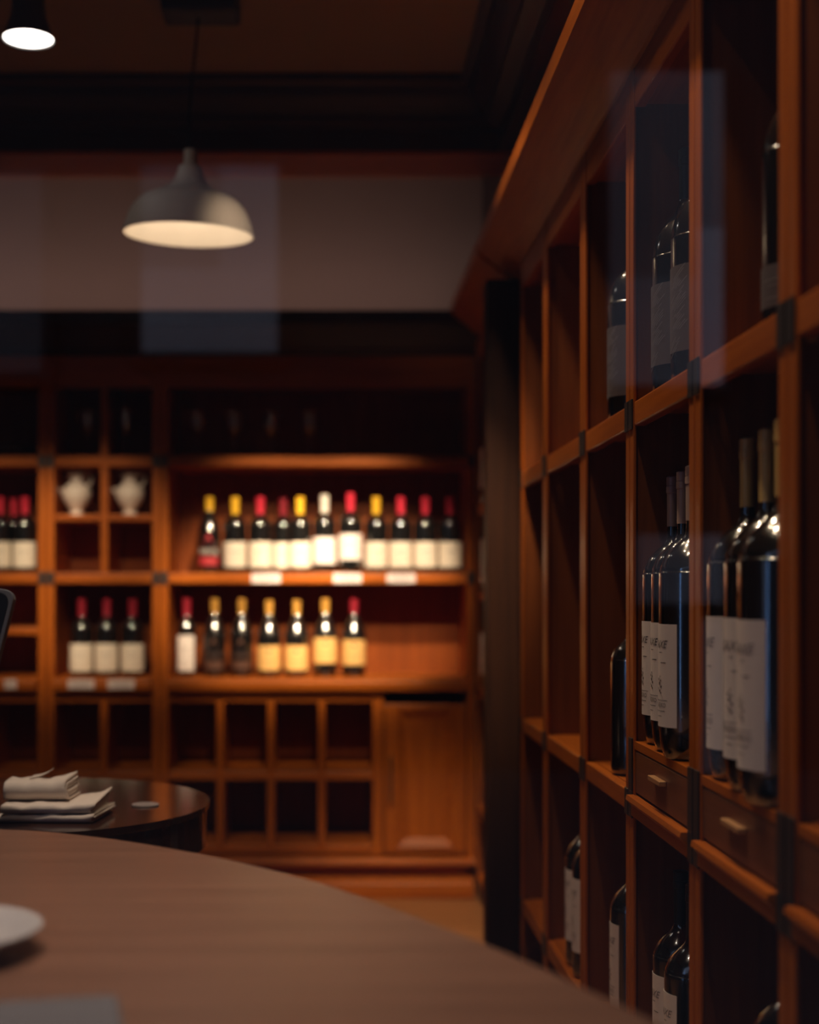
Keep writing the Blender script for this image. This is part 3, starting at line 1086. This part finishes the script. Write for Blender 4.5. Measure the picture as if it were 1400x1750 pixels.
def napkin(w_, d_, t_, seed, nest=1, flare=.02):
    """a cloth folded into C-shaped layers: the fold faces the front, the open edges fan out on the right"""
    rnd = random.Random(seed)
    bm = bmesh.new()
    nx = 18
    ph = [rnd.uniform(0, 6) for _ in range(4)]
    c = min(.0045, t_ / (2 * nest + .6))
    gap = (t_ - 2 * nest * c) / max(1, 2 * nest - 1)
    for L in range(nest):
        r = t_ / 2 - L * (c + gap)          # outer radius of this C
        y0 = -d_ / 2 + t_ / 2
        outer, inner = [], []
        bk = d_ / 2 - rnd.uniform(0, .006)
        for k in range(9):
            a = -PI / 2 - PI * k / 8
            outer.append((y0 + r * math.cos(a), t_ / 2 + r * math.sin(a)))
            inner.append((y0 + (r - c) * math.cos(a), t_ / 2 + (r - c) * math.sin(a)))
        mid = [(y0 + (bk - y0) * f) for f in (.35, .7, 1)]
        path_o = [(y, t_ / 2 - r) for y in mid[::-1]] + outer + [(y, t_ / 2 + r) for y in mid]
        path_i = [(y, t_ / 2 - r + c) for y in mid[::-1]] + inner + [(y, t_ / 2 + r - c) for y in mid]
        ring = path_o + path_i[::-1]
        cols = []
        ext = rnd.uniform(-.004, .006)
        for i in range(nx + 1):
            u = i / nx
            col = []
            for y, z in ring:
                back = (y + d_ / 2) / d_
                lift = flare * max(0, (u - .62) / .38) ** 2 * (z / t_) * (.25 + .75 * back)
                wob = (.0011 * math.sin(u * 15 + ph[0] + 3 * back) + .0008 * math.sin(u * 29 + ph[1])) * (z / t_)
                x = -w_ / 2 + (w_ + ext * (1 if z > t_ / 2 else -1) + .012 * back) * u
                col.append(bm.verts.new((x, y, z + lift + wob)))
            cols.append(col)
        m = len(ring)
        for c0, c1 in zip(cols, cols[1:]):
            for k in range(m):
                bm.faces.new((c0[k], c0[(k + 1) % m], c1[(k + 1) % m], c1[k]))
        for k in range(m // 2 - 1):
            for cc in (cols[0], cols[-1]):
                bm.faces.new((cc[k], cc[k + 1], cc[m - 2 - k], cc[m - 1 - k]))
    return obj('napkin', bm, LINEN, smooth=True)


zt = .7112
for i, (w1, d1, t1, nst, fl, dx, dy, rz, lb) in enumerate((
        (.185, .155, .0150, 2, .003, -.556, 2.780, -2, 'folded cream napkin at the bottom of the pile on the round table'),
        (.178, .150, .0155, 2, .016, -.556, 2.779, 1, 'broad folded cream napkin lying second in the pile, its corner lifted'),
        (.122, .095, .0350, 3, .014, -.590, 2.800, 2, 'thick folded napkin on top of the pile with its layers fanned open'))):
    n = napkin(w1, d1, t1, 20 + i, nst, fl)
    n.location = (dx, dy, zt)
    n.rotation_euler = (0, 0, math.radians(rz))
    zt += t1 + .0022
    tag(n, lb, 'napkin', 'folded napkins')
tip = bmesh.new()
tp = smooth_curve([(-.010, .034, .0352), (.006, .036, .039), (.018, .038, .045), (.024, .039, .051)], 4)
prev = None
for k, p in enumerate(tp):
    hwid = .022 * (1 - k / len(tp)) + .003
    q = [tip.verts.new((p[0] - hwid * .4, p[1] + sgn * hwid, p[2] + th)) for sgn, th in ((-1, 0), (1, 0), (1, .002), (-1, .002))]
    if prev:
        for a in range(4):
            tip.faces.new((prev[a], prev[(a + 1) % 4], q[(a + 1) % 4], q[a]))
    else:
        tip.faces.new(q[::-1])
    prev = q
tip.faces.new(prev)
obj('corner', tip, LINEN, n, smooth=True)

co = obj('coaster', lathe([(0, 0), (.028, 0), (.029, .0015), (.028, .003), (0, .003)], 40), plain('pale_coaster', (.30, .26, .26), .4, noise=.05), loc=(-.395, 2.93, .7105))
tag(co, 'small pale round coaster lying alone on the round dark table', 'coaster')

# till screen at the left edge of the photo
ts = empty('till_screen', (-.735, 2.67, .7105), 'dark tilted till screen with grey rounded frame on the round table', 'screen')
b = bmesh.new()
hw, hh, rr = .125, .17, .02
ol = []
for cx, cz, a0 in ((hw - rr, hh - rr, 0), (-hw + rr, hh - rr, 90), (-hw + rr, -hh + rr, 180), (hw - rr, -hh + rr, 270)):
    for k in range(7):
        a = math.radians(a0 + 15 * k)
        ol.append((cx + rr * math.cos(a), cz + rr * math.sin(a)))
fr = obj('frame', prism(ol, 0, .016, 'Y'), GREYF, ts, bevel=.002)
scn = obj('display', prism([(x * .93, z * .95) for x, z in ol], -.001, .0, 'Y'), BLACKP, fr)
fr.location = (-.03, .0, .305)
fr.rotation_euler = (math.radians(-14), math.radians(9.5), math.radians(-10))
obj('stand', tube([(0, .02, .02), (0, .05, .12), (0, .03, .28)], [.02, .018, .016], 14), BLACKP, ts, smooth=True)
obj('foot', lathe([(0, 0), (.075, 0), (.085, .01), (.085, .05), (.07, .065), (0, .07)], 36, 0, 0, 0), BLACKP, ts, smooth=True)

plt = obj('plate', lathe(smooth_curve([(0, .004), (.055, .004), (.055, 0), (.060, 0), (.064, .006), (.090, .017), (.102, .024), (.101, .027), (.086, .021), (.062, .011), (0, .010)], 3), 64), PLATEM, smooth=True, loc=(-.402, 1.43, HC + .0005))
tag(plt, 'pale grey saucer on the big table at the left photo edge', 'plate')
cl = bmesh.new()
box(cl, -.085, .085, -.07, .07, 0, .010)
co2 = obj('folded_cloth', cl, CLOTHG, bevel=.004, loc=(-.262, 1.165, HC + .0005))
co2.rotation_euler = (0, 0, math.radians(12))
tag(co2, 'slate grey folded cloth on the big table below the saucer', 'cloth')
